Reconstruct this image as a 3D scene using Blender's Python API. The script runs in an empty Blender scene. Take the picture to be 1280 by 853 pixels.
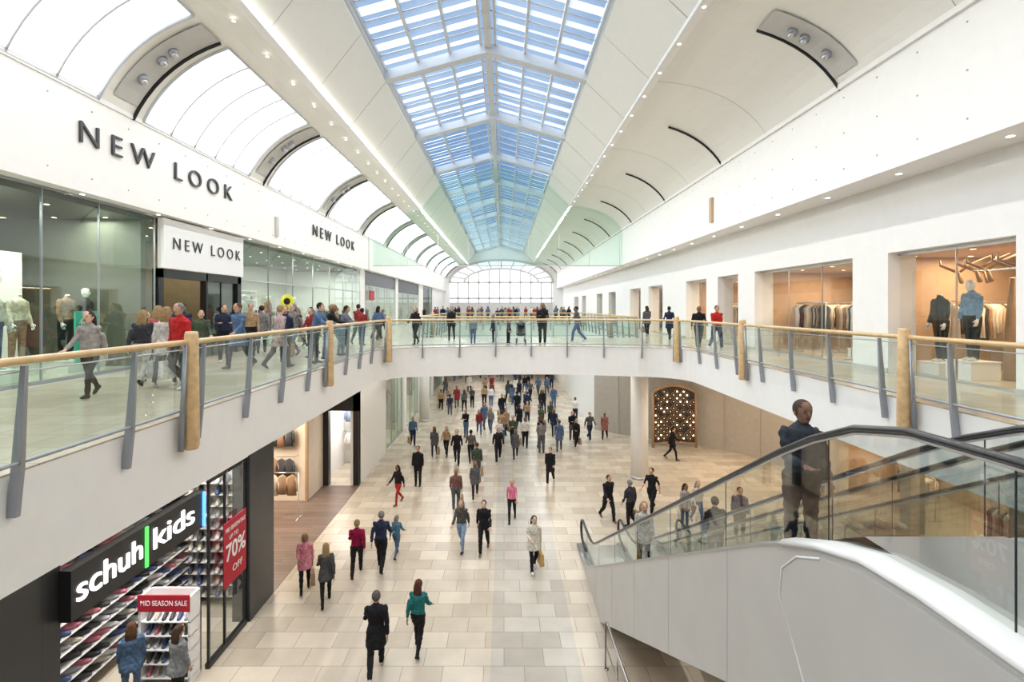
import bpy, math, random
import numpy as np
from mathutils import Vector, Matrix
random.seed(7)
S=bpy.context.scene
COL=S.collection
R=math.radians
# ------------------------------------------------------------------ materials
def _n(nt,t,**k):
    n=nt.nodes.new(t)
    for a,b in k.items(): setattr(n,a,b)
    return n
def mat(name,col,rough=.5,metal=0,es=0,ecol=None,noise=0,nscale=4,spec=.5):
    m=bpy.data.materials.new(name); m.use_nodes=True; nt=m.node_tree
    b=nt.nodes['Principled BSDF']
    c=(*col,1)
    b.inputs['Base Color'].default_value=c
    b.inputs['Roughness'].default_value=rough
    b.inputs['Metallic'].default_value=metal
    b.inputs['Specular IOR Level'].default_value=spec
    if es:
        b.inputs['Emission Color'].default_value=(*(ecol or col),1)
        b.inputs['Emission Strength'].default_value=es
        try: m.cycles.emission_sampling='NONE'
        except Exception: pass
    if noise:
        tc=_n(nt,'ShaderNodeTexCoord'); nz=_n(nt,'ShaderNodeTexNoise'); nz.inputs['Scale'].default_value=nscale
        nz.inputs['Detail'].default_value=4
        nt.links.new(tc.outputs['Object'],nz.inputs['Vector'])
        cr=_n(nt,'ShaderNodeValToRGB')
        cr.color_ramp.elements[0].position=.3; cr.color_ramp.elements[1].position=.7
        cr.color_ramp.elements[0].color=(*[x*(1-noise) for x in col],1)
        cr.color_ramp.elements[1].color=(*[min(1,x*(1+noise)) for x in col],1)
        nt.links.new(nz.outputs['Fac'],cr.inputs['Fac'])
        nt.links.new(cr.outputs['Color'],b.inputs['Base Color'])
    return m
def glass(name,tint,refl=.25,base=.04):
    m=bpy.data.materials.new(name); m.use_nodes=True; nt=m.node_tree
    nt.nodes.clear()
    o=_n(nt,'ShaderNodeOutputMaterial'); t=_n(nt,'ShaderNodeBsdfTransparent'); g=_n(nt,'ShaderNodeBsdfGlossy')
    t.inputs['Color'].default_value=(*tint,1); g.inputs['Roughness'].default_value=.02
    g.inputs['Color'].default_value=(.95,1,.97,1)
    lw=_n(nt,'ShaderNodeLayerWeight'); lw.inputs['Blend'].default_value=.3
    mr=_n(nt,'ShaderNodeMapRange'); mr.inputs['To Min'].default_value=base; mr.inputs['To Max'].default_value=refl
    mx=_n(nt,'ShaderNodeMixShader')
    L=nt.links.new
    L(lw.outputs['Facing'],mr.inputs['Value']); L(mr.outputs['Result'],mx.inputs['Fac'])
    L(t.outputs[0],mx.inputs[1]); L(g.outputs[0],mx.inputs[2]); L(mx.outputs[0],o.inputs['Surface'])
    return m
def opal(name,col,tr=.5):
    m=bpy.data.materials.new(name); m.use_nodes=True; nt=m.node_tree; nt.nodes.clear()
    o=_n(nt,'ShaderNodeOutputMaterial'); t=_n(nt,'ShaderNodeBsdfTranslucent'); d=_n(nt,'ShaderNodeBsdfDiffuse')
    t.inputs['Color'].default_value=(*col,1); d.inputs['Color'].default_value=(*col,1)
    mx=_n(nt,'ShaderNodeMixShader'); mx.inputs[0].default_value=1-tr
    nt.links.new(t.outputs[0],mx.inputs[1]); nt.links.new(d.outputs[0],mx.inputs[2]); nt.links.new(mx.outputs[0],o.inputs['Surface'])
    return m
def tile(name,c1,c2,mortar,w=.9,h=.6,rough=.3,strip=None,bump=0):
    m=bpy.data.materials.new(name); m.use_nodes=True; nt=m.node_tree; L=nt.links.new
    b=nt.nodes['Principled BSDF']; b.inputs['Roughness'].default_value=rough
    tc=_n(nt,'ShaderNodeTexCoord'); br=_n(nt,'ShaderNodeTexBrick')
    br.inputs['Scale'].default_value=1; br.inputs['Brick Width'].default_value=w; br.inputs['Row Height'].default_value=h
    br.inputs['Mortar Size'].default_value=.008; br.inputs['Mortar Smooth'].default_value=.3
    br.inputs['Color1'].default_value=(*c1,1); br.inputs['Color2'].default_value=(*c2,1); br.inputs['Mortar'].default_value=(*mortar,1)
    br.inputs['Bias'].default_value=0
    L(tc.outputs['Object'],br.inputs['Vector'])
    nz=_n(nt,'ShaderNodeTexNoise'); nz.inputs['Scale'].default_value=1.7; nz.inputs['Detail'].default_value=6
    L(tc.outputs['Object'],nz.inputs['Vector'])
    mr=_n(nt,'ShaderNodeMapRange'); mr.inputs['To Min'].default_value=.82; mr.inputs['To Max'].default_value=1.14
    L(nz.outputs['Fac'],mr.inputs['Value'])
    mul=_n(nt,'ShaderNodeVectorMath',operation='SCALE'); L(br.outputs['Color'],mul.inputs[0]); L(mr.outputs['Result'],mul.inputs['Scale'])
    out=mul.outputs[0]
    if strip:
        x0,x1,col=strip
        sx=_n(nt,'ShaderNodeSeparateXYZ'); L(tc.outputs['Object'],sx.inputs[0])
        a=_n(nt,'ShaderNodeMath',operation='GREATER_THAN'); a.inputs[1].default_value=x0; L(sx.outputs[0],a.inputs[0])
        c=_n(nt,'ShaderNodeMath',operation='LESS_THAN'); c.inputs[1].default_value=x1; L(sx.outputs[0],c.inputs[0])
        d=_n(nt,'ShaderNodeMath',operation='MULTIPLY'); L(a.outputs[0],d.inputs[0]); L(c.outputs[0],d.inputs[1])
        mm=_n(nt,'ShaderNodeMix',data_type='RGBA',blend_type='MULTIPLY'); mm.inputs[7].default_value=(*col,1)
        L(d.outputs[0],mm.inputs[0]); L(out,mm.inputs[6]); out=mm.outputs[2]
    L(out,b.inputs['Base Color'])
    return m
M={}
M['white']=mat('white_plaster',(.83,.82,.80),.6,noise=.015)
M['ceil']=mat('ceiling_panel_white',(.82,.81,.76),.55,noise=.012)
M['cream']=mat('cream_reveal',(.9,.86,.72),.5,noise=.02)
M['steelwhite']=mat('white_painted_steel',(.60,.63,.67),.4,noise=.02)
M['joint']=mat('panel_joint',(.48,.48,.47),.6,noise=.02)
M['grey']=mat('grey_powder_metal',(.34,.36,.40),.35,.5,noise=.03)
M['lgrey']=mat('light_grey_panel',(.52,.51,.49),.5,noise=.03)
M['wood']=mat('pale_timber',(.66,.45,.23),.4,noise=.18,nscale=9)
M['rail']=mat('timber_handrail',(.62,.43,.21),.3,noise=.12,nscale=6)
M['black']=mat('black_frame',(.012,.012,.014),.35,noise=.1)
M['dark']=mat('dark_slate',(.035,.037,.04),.3,noise=.1)
M['olive']=mat('dark_olive_partition',(.10,.105,.08),.5,noise=.1)
M['blacktile']=tile('black_wall_tile',(.02,.021,.023),(.028,.029,.03),(.005,.005,.005),.6,.9,.3)
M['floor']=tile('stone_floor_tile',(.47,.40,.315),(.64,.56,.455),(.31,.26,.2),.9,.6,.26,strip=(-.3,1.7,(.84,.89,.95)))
M['ufloor']=tile('upper_stone_tile',(.50,.44,.35),(.60,.53,.44),(.36,.31,.25),.6,.6,.2)
M['brownfloor']=tile('brown_wood_floor',(.17,.115,.09),(.23,.16,.13),(.1,.07,.055),1.4,.18,.35)
M['shopfloor']=tile('shop_floor',(.5,.42,.33),(.58,.5,.41),(.35,.3,.24),.6,.6,.3)
M['beige']=mat('beige_wall',(.52,.37,.25),.6,noise=.05)
M['lbeige']=mat('light_beige_wall',(.72,.62,.5),.6,noise=.03)
M['warmback']=mat('warm_timber_back_wall',(.36,.21,.115),.6,noise=.12)
M['greige']=mat('greige_stone_panel',(.42,.38,.33),.5,noise=.05)
M['tan']=mat('tan_joinery',(.40,.25,.14),.45,noise=.1)
M['led']=mat('led_strip',(1,.97,.9),es=5)
M['lamp']=mat('downlight_lens',(1,.95,.85),es=5)
M['warmlamp']=mat('warm_downlight_lens',(1,.75,.45),es=6)
M['glass']=glass('balustrade_glass',(.82,.91,.86),.36,.04)
M['shopglass']=glass('shopfront_glass',(.68,.81,.73),.36,.07)
M['shopglassR']=glass('shopfront_clear_glass',(.92,.92,.90),.22,.03)
M['clear']=glass('escalator_glass',(.78,.82,.81),.4,.05)
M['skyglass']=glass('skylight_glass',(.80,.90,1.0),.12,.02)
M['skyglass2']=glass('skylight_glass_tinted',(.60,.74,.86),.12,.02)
M['endglass']=glass('end_wall_glass',(.97,.98,1.0),.1,.02)
M['vaultglass']=opal('vault_frosted_glass',(.97,.98,1.0),.88)
M['smoke']=glass('smoke_curtain_glass',(.86,.94,.90),.12,.04)
M['opal']=opal('opal_blind',(.95,.97,1.0),.6)
M['rubber']=mat('black_rubber',(.015,.015,.017),.3)
M['steel']=mat('brushed_steel',(.55,.55,.56),.28,.9,noise=.04)
M['clad']=mat('escalator_cladding',(.50,.49,.47),.42,.1,noise=.04,nscale=1.5)
M['cladwhite']=mat('escalator_white_trim',(.74,.73,.71),.35)
M['red']=mat('sale_red',(.42,.012,.03),.5)
M['paperwhite']=mat('print_white',(.85,.85,.85),.5)
M['green']=mat('sign_green',(.1,.8,.12),.5,es=1.2)
M['blue']=mat('sign_blue_lit',(.1,.35,1),.5,es=2)
M['litwhite']=mat('sign_lit_white',(1,1,1),.5,es=1.6)
M['teal']=mat('poster_teal',(.06,.5,.4),.5)
M['yellow']=mat('yellow_disc',(.9,.8,.05),.5)
M['charcoal']=mat('charcoal_letter',(.045,.045,.05),.45)
M['skin']=mat('poster_skin',(.6,.4,.3),.5)
# ------------------------------------------------------------------ mesh builder
class MB:
    def __init__(s): s.v=[];s.f=[];s.m=[];s.s=[];s.mats=[]
    def mi(s,m):
        if isinstance(m,str): m=M[m]
        if m not in s.mats: s.mats.append(m)
        return s.mats.index(m)
    def add(s,v,f,m,sm=False):
        o=len(s.v); s.v+= [tuple(p) for p in v]; i=m if isinstance(m,int) else s.mi(m)
        for q in f: s.f.append([a+o for a in q]); s.m.append(i); s.s.append(sm)
    def box(s,x0,x1,y0,y1,z0,z1,m):
        v=[(x,y,z) for x in (x0,x1) for y in (y0,y1) for z in (z0,z1)]
        s.add(v,[(0,1,3,2),(4,6,7,5),(0,4,5,1),(2,3,7,6),(0,2,6,4),(1,5,7,3)],m)
    def quad(s,p,m): s.add(p,[tuple(range(len(p)))],m)
    def prism(s,poly,ax,a0,a1,m):
        def P(p,a):
            return {'x':(a,p[0],p[1]),'y':(p[0],a,p[1]),'z':(p[0],p[1],a)}[ax]
        n=len(poly); v=[P(p,a0) for p in poly]+[P(p,a1) for p in poly]
        f=[tuple(range(n)),tuple(range(2*n-1,n-1,-1))]+[(i,(i+1)%n,n+(i+1)%n,n+i) for i in range(n)]
        s.add(v,f,m)
    def tube(s,pts,r,m,n=8,side=None,cap=True,sm=True):
        pts=[Vector(p) for p in pts]; k=len(pts)
        rr=r if isinstance(r,list) else [r]*k
        vs=[];fs=[]
        for i,p in enumerate(pts):
            t=(pts[min(i+1,k-1)]-pts[max(i-1,0)]).normalized()
            sd=Vector(side) if side else (Vector((0,0,1)) if abs(t.z)<.9 else Vector((1,0,0)))
            a=(sd-t*sd.dot(t)).normalized(); b=t.cross(a)
            q=rr[i]; ra,rb=(q if isinstance(q,(tuple,list)) else (q,q))
            for j in range(n):
                th=2*math.pi*j/n
                vs.append(p+a*ra*math.cos(th)+b*rb*math.sin(th))
        for i in range(k-1):
            for j in range(n):
                fs.append((i*n+j,i*n+(j+1)%n,(i+1)*n+(j+1)%n,(i+1)*n+j))
        if cap: fs+= [tuple(range(n-1,-1,-1)),tuple(range((k-1)*n,k*n))]
        s.add(vs,fs,m,sm)
    def ball(s,c,r,m,nu=10,nv=7,filt=None):
        c=Vector(c); rx,ry,rz=r if isinstance(r,(tuple,list)) else (r,r,r)
        vs=[];fs=[]
        for i in range(nv+1):
            ph=math.pi*i/nv
            for j in range(nu):
                th=2*math.pi*j/nu
                vs.append(c+Vector((rx*math.sin(ph)*math.cos(th),ry*math.sin(ph)*math.sin(th),rz*math.cos(ph))))
        for i in range(nv):
            for j in range(nu):
                q=(i*nu+j,(i+1)*nu+j,(i+1)*nu+(j+1)%nu,i*nu+(j+1)%nu)
                if filt:
                    ce=sum((vs[a] for a in q),Vector())/4
                    if not filt(ce): continue
                fs.append(q)
        s.add(vs,fs,m,True)
    def disc(s,c,r,m,n=12,ax='z'):
        v=[]
        for j in range(n):
            a=2*math.pi*j/n; d=(r*math.cos(a),r*math.sin(a))
            v.append({'z':(c[0]+d[0],c[1]+d[1],c[2]),'x':(c[0],c[1]+d[0],c[2]+d[1]),'y':(c[0]+d[0],c[1],c[2]+d[1])}[ax])
        s.add(v,[tuple(range(n))],m)
    def mesh(s,name):
        me=bpy.data.meshes.new(name); me.from_pydata(s.v,[],s.f)
        me.polygons.foreach_set('material_index',s.m); me.polygons.foreach_set('use_smooth',s.s)
        for m in s.mats: me.materials.append(m)
        me.update(); return me
    def build(s,name,parent=None,loc=(0,0,0),rot=0):
        o=bpy.data.objects.new(name,s.mesh(name)); COL.objects.link(o); o.location=loc; o.rotation_euler=(0,0,rot)
        if parent: o.parent=parent
        return o
def text(name,body,loc,size,m,face='+x',ext=.03,parent=None,width=None,spacing=1,bold=0):
    c=bpy.data.curves.new(name,'FONT'); c.body=body; c.size=size; c.extrude=ext; c.space_character=spacing; c.offset=bold
    c.align_y='CENTER'; c.align_x='LEFT'
    o=bpy.data.objects.new(name,c); COL.objects.link(o); c.materials.append(M[m] if isinstance(m,str) else m)
    o.location=loc
    o.rotation_euler={'+x':(R(90),0,R(90)),'-x':(R(90),0,R(-90)),'-y':(R(90),0,0)}[face]
    bpy.context.view_layer.update()
    if width: 
        k=width/max(o.dimensions.x,1e-3); o.scale=(k,1,1)
    if parent: o.parent=parent
    return o
def area(name,loc,sx,sy,p,col=(1,.96,.9),rot=(0,0,0)):
    l=bpy.data.lights.new(name,'AREA'); l.shape='RECTANGLE'; l.size=sx; l.size_y=sy; l.energy=p; l.color=col
    o=bpy.data.objects.new(name,l); COL.objects.link(o); o.location=loc; o.rotation_euler=rot; return o

UF=6.35
# ------------------------------------------------------------------ roof bays
bay=7.05; Y0=13.2-3*bay; NB=13
ribs=[Y0+bay*i for i in range(NB+1)]
YR0,YR1=ribs[0],ribs[-1]; YE=YR1+.3
# ------------------------------------------------------------------ ground floor
b=MB(); b.box(-12.5,16,-12,YE,-.1,0,'floor'); b.build('floor')
b=MB(); b.box(-12.4,-6.45,14.4,22.9,0.0,.012,'brownfloor'); b.build('floor_shop_brown')
# ------------------------------------------------------------------ upper deck
def arc(cx,cy,r,a0,a1,n=8): return [(cx+r*math.cos(R(a0+(a1-a0)*i/n)),cy+r*math.sin(R(a0+(a1-a0)*i/n))) for i in range(n+1)]
bridge=[]
for i in range(1,24):
    t=i/24; x=-3.3+t*(5.6+3.3); bridge.append((x,20.9+.75*math.sin(math.pi*t)))
pathL=[(-4.9,y) for y in (-1,2,5,8,11,14,17,19.2)]
path=pathL+arc(-3.2,19.2,1.7,180,90,8)[1:]+bridge+arc(5.5,19.2,1.7,90,0,8)+[(7.2,y) for y in (17,14,11,8,5,2,-1)]
DX0,DX1=-16,16
deck_poly=[(DX0,-1)]+path+[(DX1,-1),(DX1,27.5),(DX0,27.5)]
def deck(b,z0,z1,m):
    b.prism(deck_poly,'z',z0,z1,m)
    b.box(DX0,-4.9,27.5,46,z0,z1,m); b.box(7.2,DX1,27.5,46,z0,z1,m); b.box(DX0,DX1,46,YE,z0,z1,m)
    b.box(DX0,DX1,-12,-1,z0,z1,m); b.box(2.2,6.4,-1,1.2,z0,z1,m)
b=MB(); deck(b,5.15,UF-.02,'white'); b.build('upper_deck_slab')
b=MB(); deck(b,UF-.02,UF,'ufloor'); b.build('floor_upper')
b=MB()
for y in np.arange(3,45,2.35):
    b.disc((-5.7,y,5.143),.07,'lamp'); b.disc((8.3,y,5.143),.07,'lamp')
for x in np.arange(-3,6.5,2): b.disc((x,24.3,5.143),.07,'lamp')
for y in np.arange(4,80,2.6):
    b.disc((9.1,y,11.063),.06,'lamp')
for y in np.arange(4,80,2.6): b.disc((-9.72,y,10.592),.05,'lamp')
b.build('soffit_downlights')
# ------------------------------------------------------------------ balustrades
def resample(P,step):
    P=[Vector((p[0],p[1])) for p in P]; out=[]; d=0; L=[0]
    for i in range(1,len(P)): L.append(L[-1]+(P[i]-P[i-1]).length)
    n=max(1,round(L[-1]/step))
    for k in range(n+1):
        s=L[-1]*k/n; i=max(j for j in range(len(L)) if L[j]<=s+1e-9); i=min(i,len(P)-2)
        t=(s-L[i])/(L[i+1]-L[i]); p=P[i].lerp(P[i+1],t); d=(P[i+1]-P[i]).normalized()
        out.append((p,d))
    return out
def balustrade(name,P,finstep,woods,inside=1):
    b=MB()
    fine=resample(P,.35)
    def off(pd,o): p,d=pd; n=Vector((d.y,-d.x))*inside; return p+n*o
    hr=[(*off(q,.14),7.47) for q in fine]
    b.tube(hr,[.042]*len(hr),'rail',8)
    for i in range(len(fine)-1):
        a=off(fine[i],.11);c=off(fine[i+1],.11)
        b.quad([(*a,6.47),(*c,6.47),(*c,7.42),(*a,7.42)],'glass')
    b.tube([(*off(q,.11),6.46) for q in fine],.022,'grey',6)
    b.tube([(*off(q,.11),7.36) for q in fine],.010,'steel',5)
    for q in resample(P,finstep):
        p,d=q; n=Vector((d.y,-d.x))*inside
        def hexa(z,o0,o1,w):
            return [(*(p+n*o0-d*w),z),(*(p+n*o1-d*w),z),(*(p+n*o1+d*w),z),(*(p+n*o0+d*w),z)]
        A=hexa(5.92,.0,.09,.028);B=hexa(6.4,.04,.14,.026);C=hexa(7.42,.13,.18,.02)
        v=A+B+C; f=[(0,1,2,3),(8,11,10,9)]
        for k in (0,4):
            for j in range(4): f.append((k+j,k+4+j,k+4+(j+1)%4,k+(j+1)%4))
        b.add(v,f,'grey')
    for wp in woods:
        p=Vector(wp[:2]); n=Vector(wp[2:]);
        c=p+n*.17
        b.tube([(*c,5.85),(*c,5.9),(*c,7.58),(*c,7.63)],[.09,.11,.095,.08],'wood',12)
        d=Vector((n.y,-n.x))
        for sg_ in (-.15,.15):
            q=p+n*.1+d*sg_; q2=p+n*.15+d*sg_*.8
            b.tube([(*q,5.85),(*q2,7.45)],[(.05,.02),(.03,.015)],'grey',6)
    return b.build(name)
balustrade('balcony_balustrade',path,1.5,[(-4.9,7.75,1,0),(-4.9,13.9,1,0),(-4.6,20.0,.75,-.65),(7.2,9,-1,0),(7.2,15.1,-1,0),(6.9,20.2,-.75,-.65)])
balustrade('balcony_balustrade',[(7.2,27.5),(-4.9,27.5)],1.5,[],1)
balustrade('balcony_balustrade',[(-4.9,27.5),(-4.9,46)],1.5,[(-4.9,34,1,0)],1)
balustrade('balcony_balustrade',[(7.2,46),(7.2,27.5)],1.5,[(7.2,34,-1,0)],1)
balustrade('balcony_balustrade',[(-4.9,46),(7.2,46)],1.5,[],1)
# ------------------------------------------------------------------ roof
def quadb(p0,p1,p2,n=10):
    return [((1-t)**2*p0[0]+2*t*(1-t)*p1[0]+t*t*p2[0],(1-t)**2*p0[1]+2*t*(1-t)*p1[1]+t*t*p2[1]) for t in [i/n for i in range(n+1)]]
VL=quadb((-9.5,12.86),(-8.6,14.75),(-6.1,15.1),12)
VR=quadb((8.6,13.6),(7.6,15.25),(4.8,15.4),12)
b=MB(); g=MB()
def strip(mb,prof,y0,y1,m,i0=0,i1=None,th=None):
    i1=len(prof)-1 if i1 is None else i1
    for i in range(i0,i1):
        a,c=prof[i],prof[i+1]
        mb.add([(a[0],y0,a[1]),(c[0],y0,c[1]),(c[0],y1,c[1]),(a[0],y1,a[1])],[(0,1,2,3)],m,True)
def curve(mb,prof,y,m,r,dz=-.03,i0=0,i1=None):
    i1=len(prof) if i1 is None else i1
    mb.tube([(p[0],y,p[1]+dz) for p in prof[i0:i1]],r,m,6,side=(0,1,0))
SLx,SRx,SZ=-4.8,3.36,17.2; RX,RZ=-.62,18.35
for k in range(NB):
    y0,y1=ribs[k],ribs[k+1]
    strip(b,VL,y0-0,y0+.25,'ceil'); strip(b,VL,y1-1.25,y1,'ceil')
    strip(b,VL,y0+.25,y1-1.25,'ceil',9,12)
    strip(g,VL,y0+.25,y1-1.25,'vaultglass',0,9)
    for j in range(1,5):
        yy=y0+.25+(y1-y0-1.5)*j/5
        curve(g,VL,yy,'joint',(.018,.04),0,0,10)
    curve(g,VL,y0+.25,'steelwhite',(.04,.06),0,0,10); curve(g,VL,y1-1.25,'steelwhite',(.04,.06),0,0,10)
    for i in (0,9):
        p=VL[i]; g.tube([(p[0],y0+.25,p[1]),(p[0],y1-1.25,p[1])],.04,'steelwhite',6)
    strip(b,[(p[0],p[1]-.06) for p in VL],y1-.95,y1-.15,'lgrey',1,9)
    curve(b,VL,y1-.1,'black',(.03,.055),-.07,0,10)
    if k<5:
      for i in (3,5,6):
        p=VL[i]; 
        b.tube([(p[0]+.06,y1-.55,p[1]-.14),(p[0],y1-.55,p[1]-.0)],.12,'grey',12); b.ball((p[0]+.06,y1-.55,p[1]-.14),.09,'steel')
    strip(b,VR,y0,y1,'ceil')
    curve(b,VR,y1-.1,'black',(.028,.045),-.05,0,9)
    curve(b,VR,(y0+y1)/2,'joint',(.010,.006),-.002)
    b.tube([(-6.1,y1,15.1-.005),(SLx+.12,y1,16.895)],.010,'joint',4); b.tube([(4.8,y1,15.395),(SRx-.12,y1,16.895)],.010,'joint',4)
    b.tube([(-6.1,(y0+y1)/2,15.1-.005),(SLx+.12,(y0+y1)/2,16.895)],.006,'joint',4); b.tube([(4.8,(y0+y1)/2,15.395),(SRx-.12,(y0+y1)/2,16.895)],.006,'joint',4)
    if k==2:
        strip(b,[(p[0],p[1]-.05) for p in VR],y1-1.0,y1-.15,'lgrey',1,8)
        for i in (3,5,6):
            p=VR[i]; b.tube([(p[0]-.05,y1-.55,p[1]-.14),(p[0],y1-.55,p[1])],.12,'grey',12); b.ball((p[0]-.05,y1-.55,p[1]-.14),.09,'steel')
b.quad([(-6.1,YR0,15.1),(SLx+.12,YR0,16.9),(SLx+.12,YR1,16.9),(-6.1,YR1,15.1)],'ceil')
b.quad([(SLx+.12,YR0,16.9),(SLx,YR0,17.25),(SLx,YR1,17.25),(SLx+.12,YR1,16.9)],'cream')
b.quad([(4.8,YR0,15.4),(SRx-.12,YR0,16.9),(SRx-.12,YR1,16.9),(4.8,YR1,15.4)],'ceil')
b.quad([(SRx-.12,YR0,16.9),(SRx,YR0,17.25),(SRx,YR1,17.25),(SRx-.12,YR1,16.9)],'cream')
b.box(-6.25,-6.0,YR0,YR1,15.0,15.12,'white'); b.box(4.7,4.95,YR0,YR1,15.28,15.4,'white')
b.build('ceiling'); g.build('window_1')
b=MB(); b.box(-6.02,-5.95,YR0,YR1,15.07,15.12,'led')
b.build('cove_light_strip')
b=MB()
for y in np.arange(YR0+1,YR1,1.76):
    b.disc((-6.55,y,14.93),.045,'lamp'); b.disc((4.85,y,15.27),.045,'lamp')
b.build('ceiling_downlights')
# skylight
b=MB()
def slope(side,t):
    ex=SLx if side<0 else SRx
    return (ex+(RX-ex)*t, SZ+(RZ-SZ)*t)
b.tube([(SLx,YR0,SZ),(SLx,YR1,SZ)],.12,'steelwhite',6); b.tube([(SRx,YR0,SZ),(SRx,YR1,SZ)],.12,'steelwhite',6)
b.box(RX-.14,RX+.14,YR0,YR1,RZ-.2,RZ+.1,'steelwhite')
for yy in ribs:
    for sd in (-1,1):
        p=slope(sd,0);q=slope(sd,1)
        b.add([(p[0],yy-.2,p[1]-.34),(q[0],yy-.2,q[1]-.34),(q[0],yy-.2,q[1]+.05),(p[0],yy-.2,p[1]+.05),
               (p[0],yy+.2,p[1]-.34),(q[0],yy+.2,q[1]-.34),(q[0],yy+.2,q[1]+.05),(p[0],yy+.2,p[1]+.05)],
               [(0,1,2,3),(4,7,6,5),(0,4,5,1),(3,2,6,7)],'steelwhite')
for k in range(NB):
    y0,y1=ribs[k]+.16,ribs[k+1]-.16
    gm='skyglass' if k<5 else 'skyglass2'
    for sd in (-1,1):
        a=slope(sd,0);c=slope(sd,1)
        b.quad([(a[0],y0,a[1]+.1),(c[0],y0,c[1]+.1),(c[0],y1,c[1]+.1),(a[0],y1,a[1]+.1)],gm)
        for t in (.04,.34,.64,.93):
            p=slope(sd,t); b.box(p[0]-.045,p[0]+.045,y0,y1,p[1]-.02,p[1]+.14,'steelwhite')
        n=6
        for j in range(n):
            yy=y0+(y1-y0)*(j+.5)/n
            for ci,(t0,t1) in enumerate(((.05,.33),(.35,.63),(.65,.92))):
                p=slope(sd,t0);q=slope(sd,t1)
                h=(.25,.18,.22)[ci] if (j+k+ci)%2 else (.18,.10,.17)[ci]
                if ci==2 and k>=5: continue
                if k>=5: h*=.55
                b.quad([(p[0],yy-h,p[1]+.03),(q[0],yy-h,q[1]+.03),(q[0],yy+h,q[1]+.05),(p[0],yy+h,p[1]+.05)],'opal')
            yb=y0+(y1-y0)*j/n
            p=slope(sd,0);q=slope(sd,1)
            b.tube([(p[0],yb,p[1]+.05),(q[0],yb,q[1]+.05)],.03,'steelwhite',4)
b.build('window_2')
# far end wall with arched glazing
cx=(-9.5+8.6)/2
prof=[(-9.5,12.86)]+VL[1:]+[(SLx,SZ+.05),(RX,RZ+.1),(SRx,SZ+.05)]+VR[::-1]
def prof_z(x):
    for p,q in zip(prof[:-1],prof[1:]):
        if p[0]<=x<=q[0]: return p[1]+(q[1]-p[1])*(x-p[0])/max(1e-6,q[0]-p[0])
    return 13
AR=8.4
def arch_z(x): return 12.0+3.7*math.sqrt(max(0,1-((x-cx)/AR)**2))
b=MB()
xs=list(np.linspace(-9.5,8.6,61))
for xa,xb in zip(xs[:-1],xs[1:]):
    xm=(xa+xb)/2
    za,zb=(arch_z(xa),arch_z(xb)) if abs(xm-cx)<AR else (UF,UF)
    b.quad([(xa,YR1,za),(xb,YR1,zb),(xb,YR1,prof_z(xb)),(xa,YR1,prof_z(xa))],'white')
ap=[(cx+AR*math.cos(math.pi*(1-i/24)),12.0+3.7*math.sin(math.pi*i/24)) for i in range(25)]
b.tube([(p[0],YR1-.1,p[1]) for p in ap],.2,'lgrey',6,side=(0,1,0))
ap2=[(cx+AR*.72*math.cos(math.pi*(1-i/24)),12.0+3.7*.62*math.sin(math.pi*i/24)) for i in range(25)]
b.tube([(p[0],YR1-.1,p[1]) for p in ap2],.14,'lgrey',6,side=(0,1,0))
for a in range(15,180,15):
    c_,s_=math.cos(R(a)),math.sin(R(a)); b.tube([(cx+AR*.72*c_,YR1-.1,12+3.7*.62*s_),(cx+AR*c_,YR1-.1,12+3.7*s_)],.09,'lgrey',5)
for x in np.arange(-7.5,8,1.7): b.box(x-.08,x+.08,YR1-.15,YR1-.05,UF,12+2.2*math.sqrt(max(0,1-((x-cx)/(AR*.72))**2)),'lgrey')
for z in (8.6,9.4,12.0): b.box(cx-AR,cx+AR,YR1-.15,YR1-.05,z-.12,z+.12,'lgrey')
b.box(cx-AR,cx+AR,YR1-.3,YR1-.05,UF,8.6,'lgrey')
b.prism(ap+[(cx+AR,UF),(cx-AR,UF)],'y',YR1+.05,YR1+.06,'endglass')
b.box(-16,16,YE-.2,YE,0,5.15,'lgrey'); b.box(-16,-9.5,YE-.2,YE,UF,13,'white'); b.box(8.6,16,YE-.2,YE,UF,13.6,'white')
b.build('wall_far')
b=MB(); b.box(-16,16,-12.2,-12,0,18.5,'white'); b.quad([(-9.6,-12,12.8),(8.7,-12,13.6),(8.7,-7.9,13.6),(-9.6,-7.9,12.8)],'white')
b.prism(prof,'y',-8.1,-8.0,'white')
b.build('wall_back')
b=MB(); yS=37.2
b.prism([(-9.5,11.0),(8.6,11.0)]+VR+[(SRx,SZ),(RX,RZ),(SLx,SZ)]+VL[::-1],'y',yS,yS+.02,'smoke')
for x in np.arange(-7,8.6,2.2): b.box(x-.012,x+.012,yS-.02,yS+.04,11,13.3,'steel')
b.box(-9.5,8.6,yS-.02,yS+.04,10.96,11.02,'steel')
b.build('smoke_curtain')
# ------------------------------------------------------------------ upper walls
b=MB()
b.box(-10.1,-9.5,-12,YE,10.6,12.86,'white')
b.box(-9.55,-9.47,-12,YE,12.80,12.95,'white')
for y in np.arange(-2,80,1.15):
    for z in (10.95,12.5): b.tube([(-9.5,y,z),(-9.485,y,z)],.02,'lgrey',6)
b.box(-9.52,-9.42,21.2,21.45,10.95,11.75,'lgrey')
b.box(-9.6,-9.47,35.9,36.0,10.6,12.86,'lgrey')
b.build('wall_left')
b=MB()
b.box(8.6,9.1,-12,YE,11.07,13.6,'white'); b.box(9.1,10.2,-12,YE,11.07,11.3,'white')
b.box(9.6,10.2,-12,YE,9.35,11.07,'white')
b.box(8.52,8.62,-12,YE,13.55,13.68,'white')
for y in np.arange(-2,80,1.15):
    for z in (11.5,12.4,13.3): b.tube([(8.6,y,z),(8.585,y,z)],.02,'lgrey',6)
b.box(8.5,8.6,21.0,21.25,11.5,12.5,'beige')
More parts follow.
